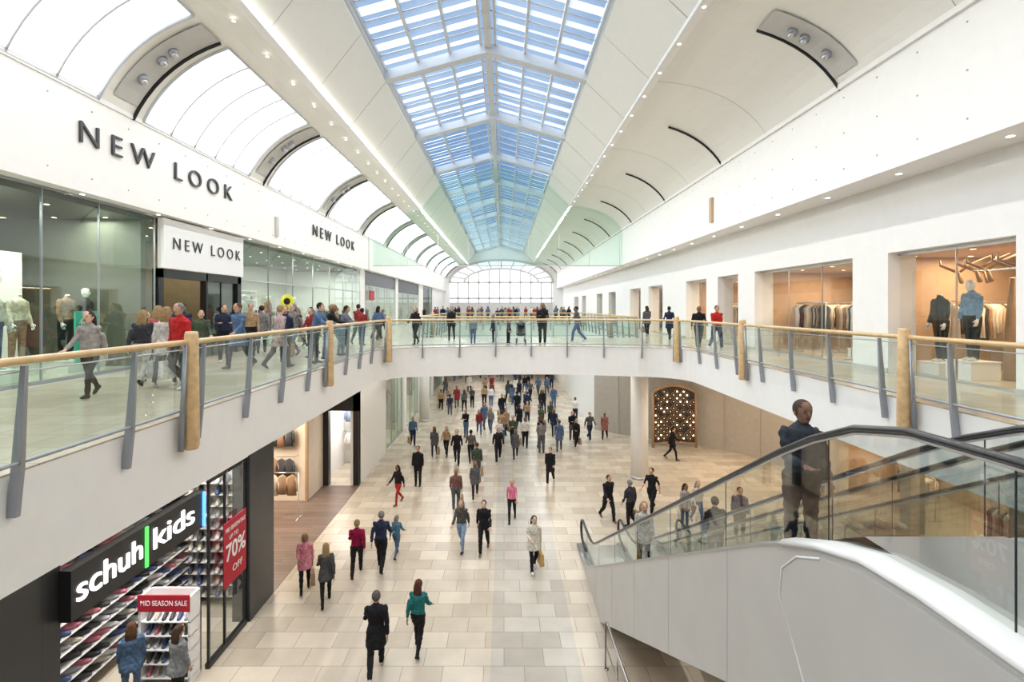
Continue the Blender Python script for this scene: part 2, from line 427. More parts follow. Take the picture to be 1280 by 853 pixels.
piersR=[(-6,2),(3,4.2),(8.4,9.6),(12.8,14.1),(19.6,21.0),(23,24.3),(27,31),(34,36),(39,44),(47,50),(53,60),(63,66),(70,84)]
for a,c in piersR: b.box(9.6,10.3,a,c,UF,9.35,'white')
for a,c in piersR: b.box(9.57,9.6,a,c,UF,UF+.12,'lgrey')
b.build('wall_right')
b=MB(); b.box(15,15.2,-4,70,UF,9.4,'warmback'); b.box(10.2,15,-4,70,9.35,9.5,'beige')
for y in (-4,8.8,14.0,20.3,29,44,58): b.box(10.35,15,y,y+.2,UF,9.35,'beige')
for y in np.arange(0,60,1.7):
    for x in (10.9,12.4,13.9): b.disc((x,y,9.342),.06,'warmlamp')
b.build('wall_right_shop_interior')
b=MB()
for (a,c) in ((4.2,8.4),(9.6,12.8),(14.1,19.6),(21,23),(24.3,27),(31,34),(36,39),(44,47),(50,53)):
    b.quad([(9.9,a,UF),(9.9,c,UF),(9.9,c,9.35),(9.9,a,9.35)],'shopglassR')
    b.box(9.85,9.95,a,c,9.27,9.35,'steel'); b.box(9.85,9.95,a,c,UF,UF+.06,'steel')
    n=max(1,round((c-a)/1.6))
    for i in range(1,n): y=a+(c-a)*i/n; b.box(9.88,9.92,y-.01,y+.01,UF,9.35,'steel')
b.build('window_3')
b=MB(); b.box(-15.2,-15,-4,80,UF,10.6,'lgrey'); b.box(-15,-10.1,-4,80,10.45,10.6,'dark')
for y in (-4,14.4,19.2,35.5,47,60,79): b.box(-15,-10.15,y-.1,y+.1,UF,10.6,'olive' if y in(14.4,19.2) else 'white')
b.box(-12.9,-12.8,8.3,13.6,UF,9.2,'white'); b.box(-13.1,-12.9,8.2,13.7,9.2,9.45,'white')
b.box(-10.2,-9.9,35.2,36.4,UF,10.6,'white'); b.box(-10.2,-9.8,46.4,47.4,UF,10.6,'white'); b.box(-10.2,-9.8,59,62,UF,10.6,'white'); b.box(-10.2,-9.8,70,84,UF,10.6,'white')
b.box(-10.2,-9.9,36.4,46.4,9.6,10.6,'dark'); b.box(-10.2,-9.9,47.4,59,9.4,10.6,'black')
for y in np.arange(5,70,1.8):
    for x in (-10.9,-12.3,-13.7): b.disc((x,y,10.442),.06,'warmlamp' if y<19 else 'lamp')
b.build('wall_left_shop_interior')
b=MB()
mull=[-3,2,4.5,7,9.0,10.95,12.5,14.5]
def sg(b,ys,z0,z1,x,m='shopglass',fr='steel',w=.02):
    for a,c in zip(ys[:-1],ys[1:]):
        b.quad([(x,a,z0),(x,c,z0),(x,c,z1),(x,a,z1)],m)
    for y in ys: b.box(x-.025,x+.025,y-w/2,y+w/2,z0,z1,fr)
    b.box(x-.04,x+.04,ys[0],ys[-1],z0,z0+.08,fr); b.box(x-.04,x+.04,ys[0],ys[-1],z1-.05,z1,fr)
sg(b,mull,UF,10.6,-9.9,'shopglass','grey'); sg(b,[19.15,21.5,24,26.5,29,31.5,33.4,35.15],UF,10.6,-9.9)
b.box(-9.95,-9.85,19.15,35.15,9.0,9.06,'steel')
sg(b,[36.45,38.4,40.4,42.4,44.4,46.35],UF,9.55,-9.9); sg(b,[47.45,50,53,56,58.95],UF,9.35,-9.9)
sg(b,[62,66,70],UF,10.5,-9.9)
b.build('window_4')
b=MB(); b.box(-10.0,-9.8,14.55,14.75,UF,9.1,'black'); b.box(-10.0,-9.8,18.85,19.1,UF,9.1,'black'); b.box(-10.0,-9.8,16.85,16.95,UF,9.1,'black')
b.box(-10,-9.8,14.55,19.1,8.85,9.1,'black')
b.quad([(-9.9,16.95,UF),(-9.9,18.85,UF),(-9.9,18.85,8.85),(-9.9,16.95,8.85)],'shopglass'); b.box(-9.92,-9.88,17.87,17.93,UF,8.85,'black')
b.box(-9.98,-9.93,16.95,18.85,UF,8.85,'dark')
b.build('door_1')
def sign(name):
    e=bpy.data.objects.new(name,None); COL.objects.link(e); return e
e=sign('shop_door_sign')
b=MB(); b.box(-9.88,-9.7,14.6,19.05,9.12,10.55,'paperwhite'); b.build('board',e)
text('lettering','NEW LOOK',(-9.68,14.95,9.85),.5,'charcoal','+x',.01,e,3.8,1.5,-.004)
e=sign('shop_fascia_sign'); text('lettering','NEW LOOK',(-9.46,11.35,11.90),.72,'charcoal','+x',.025,e,6.4,1.6,-.008)
e=sign('shop_fascia_sign'); text('lettering','NEW LOOK',(-9.46,25.3,11.8),.78,'charcoal','+x',.025,e,7.0,1.6,0)
e=sign('window_poster'); b=MB(); b.box(-10.25,-10.2,12.2,12.85,UF+.3,UF+1.55,'teal'); b.build('board',e)
text('lettering','40%\nOFF',(-10.18,12.26,UF+1.15),.25,'paperwhite','+x',.004,e)
e=sign('window_numeral_sign'); text('lettering','915',(-12.78,12.3,8.75),.5,'lgrey','+x',.02,e)
b=MB(); b.box(-12.6,-12.55,11.1,12.6,7.0,9.0,'lgrey'); b.ball((-12.5,11.8,8.4),(.03,.22,.3),'skin',14,10); b.ball((-12.52,11.8,8.5),(.03,.3,.36),'charcoal',14,10); b.tube([(-12.5,11.8,8.2),(-12.5,11.8,7.95),(-12.5,11.8,7.8),(-12.5,11.8,7.05)],[(.02,.1),(.02,.12),(.02,.45),(.02,.5)],'dark',10,side=(1,0,0)); b.build('fashion_poster')
b=MB()
b.ball((-9.4,22.2,UF+1.9),(.3,.02,.3),'yellow'); b.ball((-9.4,22.17,UF+1.9),(.15,.02,.15),'black'); b.box(-9.42,-9.38,22.18,22.22,UF,UF+1.7,'black'); b.box(-9.55,-9.25,22.0,22.4,UF,UF+.04,'black')
b.build('yellow_round_sign_stand')
b=MB(); b.box(-9.8,-9.72,37.2,38.4,8.5,9.2,'red'); b.box(-9.85,-9.8,37.7,37.9,8.9,9.6,'steel'); b.build('red_shop_sign')
# ------------------------------------------------------------------ lower left shops
b=MB()
b.box(-6.9,-6.5,-12,7.5,0,5.15,'blacktile')
b.box(-6.9,-6.5,7.5,13.0,4.2,5.15,'white')
b.box(-6.9,-6.45,13.0,14.35,0,5.15,'dark')
b.box(-12.4,-6.5,14.35,23,4.2,5.14,'white')
b.box(-12.4,-8.1,21.1,21.3,0,4.2,'lbeige'); b.box(-8.3,-8.1,21.3,23.0,0,4.2,'lbeige')
b.box(-8.16,-8.06,21.0,21.1,0,4.2,'tan')
b.box(-8.1,-7.85,22.9,23.2,0,4.2,'black'); b.box(-6.75,-6.5,22.9,23.2,0,4.2,'black'); b.box(-8.1,-6.5,22.9,23.2,3.35,4.2,'black')
b.box(-8.3,-6.9,26.4,26.6,0,4.2,'white'); b.box(-8.3,-6.9,23.2,26.5,4.0,4.2,'white'); b.box(-8.3,-8.2,23.2,26.5,0,4.2,'white')
b.box(-6.9,-6.5,23.0,28.2,0,5.15,'white')
b.box(-6.9,-6.5,28.2,YE,3.9,5.15,'white')
for y in (33,39,46,54,64,74): b.box(-7,-6.45,y,y+.9,0,3.9,'white')
b.box(-12.6,-12.4,-12,YE,0,5.15,'greige')
for y in (7.4,14.2,27,33.4,46.4,64): b.box(-12.4,-6.9,y-.08,y+.08,0,5.15,'greige' if y>8 else 'black')
b.build('wall_left_lower')
b=MB()
sg(b,[28.25,30,31.6,32.95],0,3.9,-6.6); sg(b,[33.95,36,38,38.95],0,3.9,-6.6); sg(b,[39.95,42,44,45.95],0,3.9,-6.6); sg(b,[46.95,50,53.95],0,3.9,-6.6)
sg(b,[11.35,12.0,12.95],0,4.15,-6.55,'clear','black',.05); b.box(-6.6,-6.5,11.3,12.95,0,.12,'black')
b.build('window_5')
e=sign('kids_shoe_shop_sign')
b=MB(); b.box(-6.48,-6.3,7.45,10.75,3.4,4.15,'black'); b.build('board',e)
text('lettering_1','schuh',(-6.29,7.52,3.80),.54,'litwhite','+x',.015,e,1.36,1,.002)
b=MB(); b.box(-6.3,-6.27,8.98,9.04,3.42,4.13,'green'); b.build('divider',e)
text('lettering_2','kids',(-6.29,9.15,3.80),.54,'litwhite','+x',.015,e,1.2,1,.002)
b=MB(); b.box(-6.3,-6.26,10.69,10.75,3.42,4.13,'blue'); b.build('edge_light',e)
shoecols=[mat('shoe_c%d'%i,c,.5) for i,c in enumerate([(.75,.75,.75),(.03,.03,.03),(.45,.45,.47),(.05,.08,.2),(.05,.05,.05),(.5,.45,.38),(.03,.03,.04),(.3,.3,.32),(.5,.15,.2)])]
def shoe(b,x,y,z,ang,m,s=1):
    c,sn=math.cos(ang),math.sin(ang)
    P=[(-.13,.05,.045,.04),(-.1,.07,.07,.045),(-.03,.055,.055,.04),(.05,.04,.04,.045),(.11,.03,.03,.042),(.14,.02,.018,.03)]
    b.tube([(x+c*p[0]*s,y+sn*p[0]*s,z+p[1]*s) for p in P],[(p[2]*s,p[3]*s) for p in P],m,7,side=(0,0,1))
def shoewall(name,x,ys,zs,ang,frame='lgrey'):
    b=MB(); b.box(x-.35,x-.3,ys[0]-.2,ys[-1]+.2,.1,zs[-1]+.45,frame)
    for z in zs:
        b.box(x-.3,x+.12,ys[0]-.2,ys[-1]+.2,z-.012,z,frame)
        for y in ys: 
            if random.random()<.95: shoe(b,x-.05,y,z+.005,ang+random.uniform(-.3,.3),random.choice(shoecols),1.4)
    b.build(name)
shoewall('shoe_display_wall',-8.7,list(np.arange(8.3,13.9,.25)),[.3,.6,.9,1.2,1.5,1.8,2.1,2.4,2.7,3.0,3.3,3.6],.9)
b=MB()
for z in [.3,.6,.9,1.2,1.5,1.8,2.1,2.4,2.7,3.0,3.3]:
    b.box(-8.5,-6.95,13.6,13.95,z-.012,z,'lgrey')
    for x in np.arange(-8.4,-7.0,.24): shoe(b,x,13.75,z+.005,-1.2,random.choice(shoecols),1.35)
b.box(-8.5,-6.95,13.95,14.0,.1,3.8,'lgrey'); b.build('shoe_display_shelves')
e=sign('shoe_sale_stand')
b=MB(); X0,X1,YS=-7.75,-6.65,10.85
b.box(X0,X0+.05,YS,YS+.4,0,1.85,'paperwhite'); b.box(X1-.05,X1,YS,YS+.4,0,1.85,'paperwhite')
b.box(X0,X1,YS-.03,YS,1.55,1.9,'red'); b.box(X0,X1,YS+.36,YS+.4,.05,1.85,'paperwhite')
for z in (.12,.42,.72,1.02,1.32):
    b.box(X0,X1,YS,YS+.4,z-.02,z,'paperwhite')
    for x in np.arange(X0+.15,X1-.1,.16): shoe(b,x,YS+.16,z,-1.3,random.choice(shoecols),1)
b.build('stand',e); text('lettering','MID SEASON SALE',(X0+.06,YS-.035,1.73),.15,'paperwhite','-y',.004,e,.98)
e=sign('hanging_sale_sign')
b=MB(); b.box(-6.44,-6.42,11.75,12.75,1.5,3.0,'red'); b.box(-6.44,-6.43,11.9,11.91,3.0,4.2,'steel'); b.box(-6.44,-6.43,12.6,12.61,3.0,4.2,'steel'); b.build('board',e)
text('lettering_1','MID SEASON SALE',(-6.415,11.8,2.8),.14,'paperwhite','+x',.003,e,.88); text('lettering_2','70%',(-6.415,11.8,2.25),.55,'paperwhite','+x',.003,e,.88,1,.008)
text('lettering_3','UP TO',(-6.415,11.95,2.6),.14,'paperwhite','+x',.003,e,.4); text('lettering_4','OFF',(-6.415,12.1,1.8),.22,'paperwhite','+x',.003,e,.45)
# garments
gcol=[mat('garment_c%d'%i,c,.8) for i,c in enumerate([(.65,.58,.48),(.05,.05,.055),(.30,.16,.09),(.40,.25,.15),(.75,.72,.66),(.12,.12,.15),(.5,.4,.3),(.2,.25,.38),(.45,.14,.1)])]
def garment(b,x,y,z,along,m,L=.85):
    if along=='y': sd=(1,0,0)
    else: sd=(0,1,0)
    P=[(0,.04),(-.06,.16),(-.14,.23),(-.4,.2),(-L,.23)]
    b.tube([(x,y,z+p[0]) for p in P],[(p[1],.035) for p in P],m,8,side=sd)
    b.tube([(x,y,z),(x,y,z+.09)],.006,'steel',4)
def rack(name,x,y,z,L=1.6,along='y',h=1.5,cols=None,n=None):
    b=MB(); n=n or int(L/.09)
    d=Vector((0,1,0)) if along=='y' else Vector((1,0,0)); o=Vector((x,y,z))
    for t in (-L/2,L/2):
        p=o+d*t; b.tube([p,p+Vector((0,0,h))],.018,'steel',6)
        q=Vector((1,0,0)) if along=='y' else Vector((0,1,0))
        b.tube([p-q*.25+Vector((0,0,.02)),p+q*.25+Vector((0,0,.02))],.018,'steel',6)
    b.tube([o-d*L/2+Vector((0,0,h)),o+d*L/2+Vector((0,0,h))],.018,'steel',6)
    for i in range(n):
        p=o+d*(-L/2+.08+(L-.16)*i/(n-1)); garment(b,p.x,p.y,z+h-.07,along,random.choice(cols or gcol),random.uniform(.7,1.0))
    b.build(name)
def facing_rail(name,x0,x1,y,z,n,cols,L=.8,stand=False):
    b=MB(); b.tube([(x0,y,z),(x1,y,z)],.018,'steel',6)
    for t in (x0,x1):
        if stand: b.tube([(t,y,z),(t,y,0.02)],.025,'cladwhite',6); b.tube([(t,y-.25,.03),(t,y+.25,.03)],.025,'cladwhite',6)
        else: b.tube([(t,y,z),(t,y+.25,z)],.015,'steel',5)
    for i in range(n):
        x=x0+.25+(x1-x0-.5)*i/max(1,n-1); m=random.choice(cols); l=L*random.uniform(.85,1.1)
        P=[(0,.03),(-.05,.12),(-.1,.18),(-.35,.15),(-l,.18)]
        b.tube([(x,y,z-.08+p[0]) for p in P],[(p[1],.05) for p in P],m,8,side=(1,0,0))
        for sg_ in (-1,1): b.tube([(x+sg_*.15,y,z-.2),(x+sg_*.21,y,z-.45),(x+sg_*.21,y,z-.7)],[.05,.045,.035],m,6)
        b.tube([(x,y,z-.08),(x,y,z)],.006,'steel',4)
    b.build(name)
wc=[gcol[0],gcol[4],gcol[1],gcol[3],gcol[6]]
for (x,y) in ((10.9,15.2),(12.2,17.8),(13.6,16.5),(13.4,11),(14.2,12.6),(12.1,10.3),(10.9,18.2),(11.4,22),(11.5,25.5),(13,6)): rack('clothes_rack',x,y,UF,1.7,'y',1.8,wc)
rack('clothes_rack',12.6,13.2,UF,2.2,'x',1.8,wc); rack('clothes_rack',12.5,19.6,UF,2.6,'x',1.8,wc)
for (x,y) in ((-10.2,17.8),(-10.8,17.2-1.2),(-11.4,19)): rack('clothes_rack',x,y,.015,1.5,'y',1.5,wc)
facing_rail('clothes_wall_rail',-11.5,-8.5,20.8,3.2,9,[gcol[2],gcol[3],gcol[0],gcol[1]])
facing_rail('clothes_wall_rail',-11.5,-8.5,20.85,1.9,9,[gcol[2],gcol[0],gcol[4],gcol[1]])
facing_rail('clothes_frame_rail',-8.95,-7.75,19.3,1.75,3,[gcol[2],gcol[3],gcol[0]],.75,True)
facing_rail('clothes_wall_rail',-8.1,-7.0,25.9,3.0,3,[gcol[4],gcol[7],gcol[0]]); facing_rail('clothes_wall_rail',-8.1,-7.0,25.9,1.7,3,[gcol[4],gcol[1],gcol[7]])
for (x,y) in ((-11.5,8),(-11.4,22),(-11.6,25),(-12.6,23.5),(-11.6,28),(-11.4,31.5),(-12.4,16.8),(-11.5,39),(-11.5,42)): rack('clothes_rack',x,y,UF,1.8,'y',1.6)
for (x,y) in ((-9,30),(-9,36),(-9,43)): rack('clothes_rack',x,y,0,2.0,'y',1.6)
def shelving(name,x,y0,y1,z0,n,h,m='tan',face=-1):
    b=MB(); b.box(x,x+.05,y0,y1,z0,z0+h,m)
    for i in range(n+1):
        z=z0+.06+(h-.1)*i/n; b.box(x+face*.4 if face<0 else x,x+.05 if face<0 else x+.4,y0,y1,z-.02,z+.02,m)
        if i<n:
            y=y0+.2
            while y<y1-.3:
                w=random.uniform(.2,.35); hh=random.uniform(.1,.28)
                xa,xb=(x-.33,x-.05) if face<0 else (x+.08,x+.35)
                P=[(0,.8),(.3,1),(.8,.95),(1,.7)]
                b.tube([((xa+xb)/2,y+w/2,z+.02+hh*p[0]) for p in P],[(.14*p[1],w/2*p[1]) for p in P],random.choice(gcol),8,side=(1,0,0)); y+=w+.08
    for y in (y0,(y0+y1)/2,y1): b.box(x+face*.4 if face<0 else x,x+.05 if face<0 else x+.4,y-.02,y+.02,z0,z0+h,m)
    b.build(name)
shelving('clothes_shelving',14.9,9.6,13.8,UF,5,2.6); shelving('clothes_shelving',14.9,14.5,20,UF,5,2.6)
shelving('clothes_shelving',-14.9,15,19,UF,6,3.4,'tan',1)
shelving('clothes_shelving',-14.9,22,30,UF,5,2.6,'paperwhite',1)
b=MB()
for i in range(9):
    y=10.3+i*.28; x=11.3+.3*math.sin(i*2); p=[(x,y,8.6),(x+.1,y+.2,8.85),(x-.1,y+.5,9.05),(x+.15,y+.8,9.2)]
    b.tube(p,[.05,.04,.03,.015],'tan',6)
    b.tube([p[1],(x+.4,y+.1,9.1),(x+.6,y-.1,9.25)],[.03,.02,.01],'tan',5); b.tube([p[2],(x-.3,y+.3,9.2)],[.02,.01],'tan',5)
b.tube([(11.4,11.5,UF),(11.5,11.6,7.6),(11.35,11.4,8.65)],[.16,.11,.07],'tan',8)
b.build('branch_display')
# ------------------------------------------------------------------ lower right
b=MB()
def wall2(b,p,q,z0,z1,m,t=.15):
    p=Vector(p);q=Vector(q);d=(q-p).normalized();n=Vector((-d.y,d.x))*t
    P=[p,q,q+n,p+n]; b.prism([(a.x,a.y) for a in P],'z',z0,z1,m)
curve_pts=[(5.9,33.5),(7.2,32.2),(9,31),(10.8,30),(12.3,28.6),(13.5,27),(14.4,25)]
for p,q in zip(curve_pts[:-1],curve_pts[1:]): wall2(b,p,q,0,5.15,'greige')
for p in curve_pts[1:-1]: b.box(p[0]-.03,p[0]-.01,p[1]-.05,p[1]-.02,0,5.15,'joint')
b.box(5.9,6.2,33.5,YE,0,5.15,'white')
b.box(14.4,14.8,22,25,0,5.15,'greige'); b.box(14.4,14.8,-12,22,3.6,5.15,'greige'); b.box(14.4,14.8,-12,6,0,3.6,'greige')
for y in (10,14,18): b.box(14.3,14.8,y,y+.5,0,3.6,'greige')
b.box(18.5,18.7,4,24,0,4,'beige'); b.box(14.8,18.5,4,24,3.6,3.7,'white'); b.box(14.8,18.5,4,24,-.1,.01,'shopfloor'); b.box(14.8,18.5,24,24.2,0,3.6,'beige'); b.box(14.8,18.5,4,4.2,0,3.6,'beige')
b.build('wall_right_lower')
for (x,y) in ((15.8,11),(15.8,15.8),(16,19.8),(12.6,20.5)): rack('clothes_rack',x,y,.01,1.6,'y',1.6,wc)
b=MB()
b.box(11.2,13,16,17,.82,.88,'tan'); 
for x in (11.25,12.9): 
    for y in (16.05,16.9): b.box(x,x+.06,y,y+.06,0,.82,'tan')
for i in range(5): b.ball((11.4+.35*i,16.5,.95),(.13,.2,.08),gcol[i])
b.build('display_table')
def column(x,y,r=.4,z1=5.15,z0=0):
    b=MB(); b.tube([(x,y,z0),(x,y,z1)],r,'white',28,cap=True); b.tube([(x,y,z0),(x,y,z0+.12)],r+.02,'steel',28); b.tube([(x,y,z1-.1),(x,y,z1)],r+.03,'white',28); b.build('round_column')
column(6.35,24.0)
column(-5.6,36,.35)
b=MB()
pts=[]
for i in range(15):
    a=R(-40+80*i/14); pts.append((9.7+1.9*math.sin(a),28.35+1.0*math.cos(a)))
def ztop(i): return 3.15+.35*math.sin(math.pi*i/14)
for i,(p,q) in enumerate(zip(pts[:-1],pts[1:])): 
    b.add([(*p,.25),(*q,.25),(*q,ztop(i+1)),(*p,ztop(i))],[(0,1,2,3)],'dark')
b.tube([(*p,ztop(i)) for i,p in enumerate(pts)],.08,'tan',6); b.tube([(*p,.22) for p in pts],.07,'tan',6)
b.tube([(*pts[0],0),(*pts[0],ztop(0))],.08,'tan',6); b.tube([(*pts[-1],0),(*pts[-1],ztop(14))],.08,'tan',6)
for i in range(1,14):
    for k in range(8):
        if random.random()<.75:
            p=pts[i]; z=.5+k*.38+(.19 if i%2 else 0)
            if z<ztop(i)-.15:
                b.tube([(p[0],p[1]-.02,z),(p[0],p[1]-.07,z)],.15,'tan',12); b.disc((p[0],p[1]-.075,z),.125,'black',12,'y'); b.disc((p[0],p[1]-.078,z),.045,'warmlamp' if random.random()<.4 else 'cream',12,'y')
b.build('curved_lamp_display')
# ------------------------------------------------------------------ escalators
HR=[(-.9,7.22),(2.4,7.22),(3.3,7.2),(3.8,7.1),(4.3,6.9),(4.8,6.65),(14.5,1.31),(14.9,1.12),(15.3,1.01),(15.8,.96),(16.9,.95)]+[(16.9+.34*math.sin(R(a)),.61+.34*math.cos(R(a))) for a in (30,60,90,120,150,180)]+[(16.2,.26)]
SK=[(-.9,6.3),(3.0,6.3),(3.5,6.26),(4.0,6.12),(4.5,5.92),(5.0,5.68),(14.9,.42),(15.5,.2),(16.2,.12),(17.1,.1)]
def interp(P,y):
    for a,c in zip(P[:-1],P[1:]):
        if a[0]<=y<=c[0]: return a[1]+(c[1]-a[1])*(y-a[0])/(c[0]-a[0])
    return P[-1][1]
def escalator(x0):
    b=MB(); W=1.25
    for x in (x0,x0+W):
        b.tube([(x,p[0],p[1]) for p in HR],[(.042,.026)]*len(HR),'rubber',8,side=(1,0,0))
        b.tube([(x,p[0],p[1]-.035) for p in HR[:11]],.013,'steel',6)
        ys=np.concatenate([np.arange(-.9,17.0,.35),[17.1]])
        for a,c in zip(ys[:-1],ys[1:]):
            za=interp(HR[:11],a) if a<16.9 else .9; zc=interp(HR[:11],c) if c<16.9 else .85
            b.quad([(x,a,interp(SK,a)),(x,c,interp(SK,c)),(x,c,zc-.03),(x,a,za-.03)],'clear')
        for y in (1.1,2.6,4.1,6.0,8.0,10.0,12.0,14.0,16.0):
            b.box(x-.004,x+.004,y-.003,y+.003,interp(SK,y),interp(HR[:11],y)-.03,'black')
    low=[(17.2,0),(13.0,0),(4.6,4.42),(3.6,4.65),(-.9,4.65)]
    for xa,xb in ((x0-.16,x0+.1),(x0+W-.1,x0+W+.16)):
        b.prism(SK+low,'x',xa,xb,'clad')
        b.tube([((xa+xb)/2,p[0],p[1]) for p in SK],[(.15,.03)]*len(SK),'steel',8,side=(1,0,0))
        t=[p for p in SK if p[0]<=4.6]
        b.tube([((xa+xb)/2,p[0],p[1]+.005) for p in t],[(.17,.045)]*len(t),'cladwhite',8,side=(1,0,0))
    b.prism([(17.1,.02),(13.0,.02),(4.6,4.45),(3.6,4.68),(-.9,4.68),(-.9,5.2),(4.4,5.2),(13.5,.25)],'x',x0+.1,x0+W-.1,'clad')
    for y in (5.6,7.6,9.6,11.6,13.6,15.4):
        z1=interp(SK,y)-.02; z0=max(0.01,(13.0-y)*.526)
        b.box(x0-.164,x0-.158,y-.005,y+.005,z0,z1,'joint')
    near=[(-.9,6.25),(3.0,6.25),(3.5,6.2),(3.9,6.08),(4.2,5.95),(4.42,5.75),(4.45,5.5),(4.1,5.0),(3.7,4.3),(-.9,4.3)]
    b.prism(near,'x',x0-.20,x0-.16,'clad')
    b.tube([(x0-.2,p[0],p[1]) for p in near[3:9]],.010,'cladwhite',5)
    sp=[(17,.08),(15.2,.08)]
    n=int((6.2-.1)/.21)
    yy=15.0
    for i in range(n): sp+= [(yy,.08+.207*i),(yy,.08+.207*(i+1))]; yy-=.385
    sp+=[(yy,6.28),(-.9,6.28)]
    for a,c in zip(sp[:-1],sp[1:]): b.quad([(x0+.1,*a),(x0+W-.1,*a),(x0+W-.1,*c),(x0+.1,*c)],'grey' if a[1]!=c[1] else 'steel')
    b.build('escalator')
escalator(2.6); escalator(4.55)
b=MB(); b.tube([(2.24,11.3,0),(2.24,11.3,1.05),(2.25,11.15,1.12),(2.28,9.2,1.12),(2.28,9.05,1.05),(2.28,9.05,0)],.022,'steel',8)
b.tube([(2.24,11.3,.55),(2.28,9.05,.55)],.016,'steel',8); b.tube([(2.26,10.2,0),(2.26,10.2,1.1)],.018,'steel',8)
for y in (11.3,10.2,9.05): b.tube([(2.26,y,0),(2.26,y,.012)],.05,'steel',10)
b.build('steel_guard_rail')
# ------------------------------------------------------------------ people
def build_person_mesh(name,pose,coat=0,hair='short',female=False,bag=None,tshirt=False,mann=False,headless=False):
    segs=[]
    b=MB(); T,Bm,SH,SK_,HA,BG,EY=range(7)
    hipw=.095; lean=R(pose.get('lean',3))
    def tor(x,y,z):
        dz=z-.92; return Vector((x,y+dz*math.sin(lean),.92+dz*math.cos(lean)))
    jk=.018 if not tshirt else .0
    sw=.175 if not female else .155
    P=[(.84,.12,.10),(.90,.165,.115),(1.0,.15+jk,.105+jk),(1.12,.14+jk,.10+jk),(1.26,sw-.01+jk,.115+jk),(1.36,sw+.01+jk,.11+jk),(1.42,sw-.02,.085+jk),(1.46,.085,.07),(1.49,.058,.058)]
    b.tube([tor(0,0,p[0]) for p in P],[(p[1],p[2]) for p in P],0,16,side=(1,0,0))
    segs.append((tor(0,0,.98),tor(0,0,1.38),.15,T)); segs.append((tor(0,0,.85),tor(0,0,.95),.15,Bm if not coat else T))
    b.tube([tor(0,0,1.44),tor(0,.015,1.50),tor(0,.025,1.56)],[.062,.055,.052],0,12); segs.append((tor(0,0,1.47),tor(0,.02,1.57),.05,SK_))
    if coat:
        hem=coat
        k=[(1.05,.165,.125),(.92,.19,.15),(hem+.12,.205,.185),(hem,.21,.2)]
        b.tube([tor(0,0,p[0]) if p[0]>.9 else Vector((0,0,p[0])) for p in k],[(p[1],p[2]) for p in k],0,16,side=(1,0,0))
    hands=[]
    for sgn,t,s_,a,e in ((-1,pose['lt'],pose['ls'],pose['la'],pose['le']),(1,pose['rt'],pose['rs'],pose['ra'],pose['re'])):
        hip=Vector((sgn*hipw,0,.90)); t=R(t);s_=R(s_)
        knee=hip+.43*Vector((0,math.sin(t),-math.cos(t))); ank=knee+.40*Vector((0,math.sin(s_),-math.cos(s_)))
        lw=.006 if not female else -.004
        b.tube([hip+Vector((0,0,.04)),hip.lerp(knee,.3),knee.lerp(hip,.12),knee,knee.lerp(ank,.35),ank.lerp(knee,.15),ank],
               [.095+lw,.09+lw,.066+lw,.064+lw,.062+lw,.05+lw,.05+lw],0,12,side=(1,0,0))
        segs.append((hip,knee,.085,Bm)); segs.append((knee,ank,.055,Bm))
        fp=s_*.75 if s_<0 else R(8)*(1 if t>.3 else 0)
        fd=Vector((0,math.cos(fp),math.sin(fp))); up=Vector((0,-math.sin(fp),math.cos(fp)))
        heel=ank-fd*.06-up*.04; toe=ank+fd*.19-up*.055
        b.tube([heel-fd*.01,heel+fd*.02,ank+fd*.05-up*.035,toe-fd*.06,toe],[(.03,.02),(.045,.04),(.045,.045),(.045,.032),(.03,.018)],0,10,side=(1,0,0))
        segs.append((heel,toe,.035,SH))
        sh=tor(sgn*sw,0,1.395); a=R(a); ao=.16
        d=Vector((sgn*ao,math.sin(a),-math.cos(a))).normalized(); el=sh+d*.285
        a2=a+R(e); d2=Vector((sgn*(ao*.3 if e<60 else -.25),math.sin(a2),-math.cos(a2))).normalized(); wr=el+d2*.245
        ja=.01 if not tshirt else -.003
        b.tube([sh-d*.02+Vector((-sgn*.03,0,.0)),sh+d*.03,sh.lerp(el,.5),el,el.lerp(wr,.4),wr],[.06+ja,.06+ja,.048+ja,.042+ja,.04+ja,.03+ja*.8],0,10)
        segs.append((sh,el,.05,T)); 
        segs.append((el,wr,.04,SK_ if tshirt else T))
        hands.append((wr,d2,sgn))
    me=b.mesh('tmp'); o=bpy.data.objects.new('tmp',me); COL.objects.link(o)
    md=o.modifiers.new('r','REMESH'); md.mode='VOXEL'; md.voxel_size=.019
    sm=o.modifiers.new('s','SMOOTH'); sm.factor=.5; sm.iterations=4
    dg=bpy.context.evaluated_depsgraph_get(); me2=bpy.data.meshes.new_from_object(o.evaluated_get(dg))
    bpy.data.objects.remove(o); 
    n=len(me2.vertices); co=np.empty(n*3); me2.vertices.foreach_get('co',co); co=co.reshape(-1,3)
    fs=[list(p.vertices) for p in me2.polygons]
    ce=np.array([co[f].mean(0) for f in fs])
    best=np.full(len(fs),9e9); tag=np.zeros(len(fs),int)
    for p,q,r,tg in segs:
        p=np.array(p);q=np.array(q);d=q-p;t=np.clip(((ce-p)@d)/(d@d),0,1)
        ds=np.linalg.norm(ce-(p+t[:,None]*d),axis=1)/r
        mk=ds<best; best[mk]=ds[mk]; tag[mk]=tg
    if coat:
        mk=(ce[:,2]>coat-.01)&(tag==Bm)
        rad=np.hypot(ce[:,0]/.2,ce[:,1]/.19); mk=mk&((rad>.62)|(ce[:,2]>.8))
        tag[mk]=T
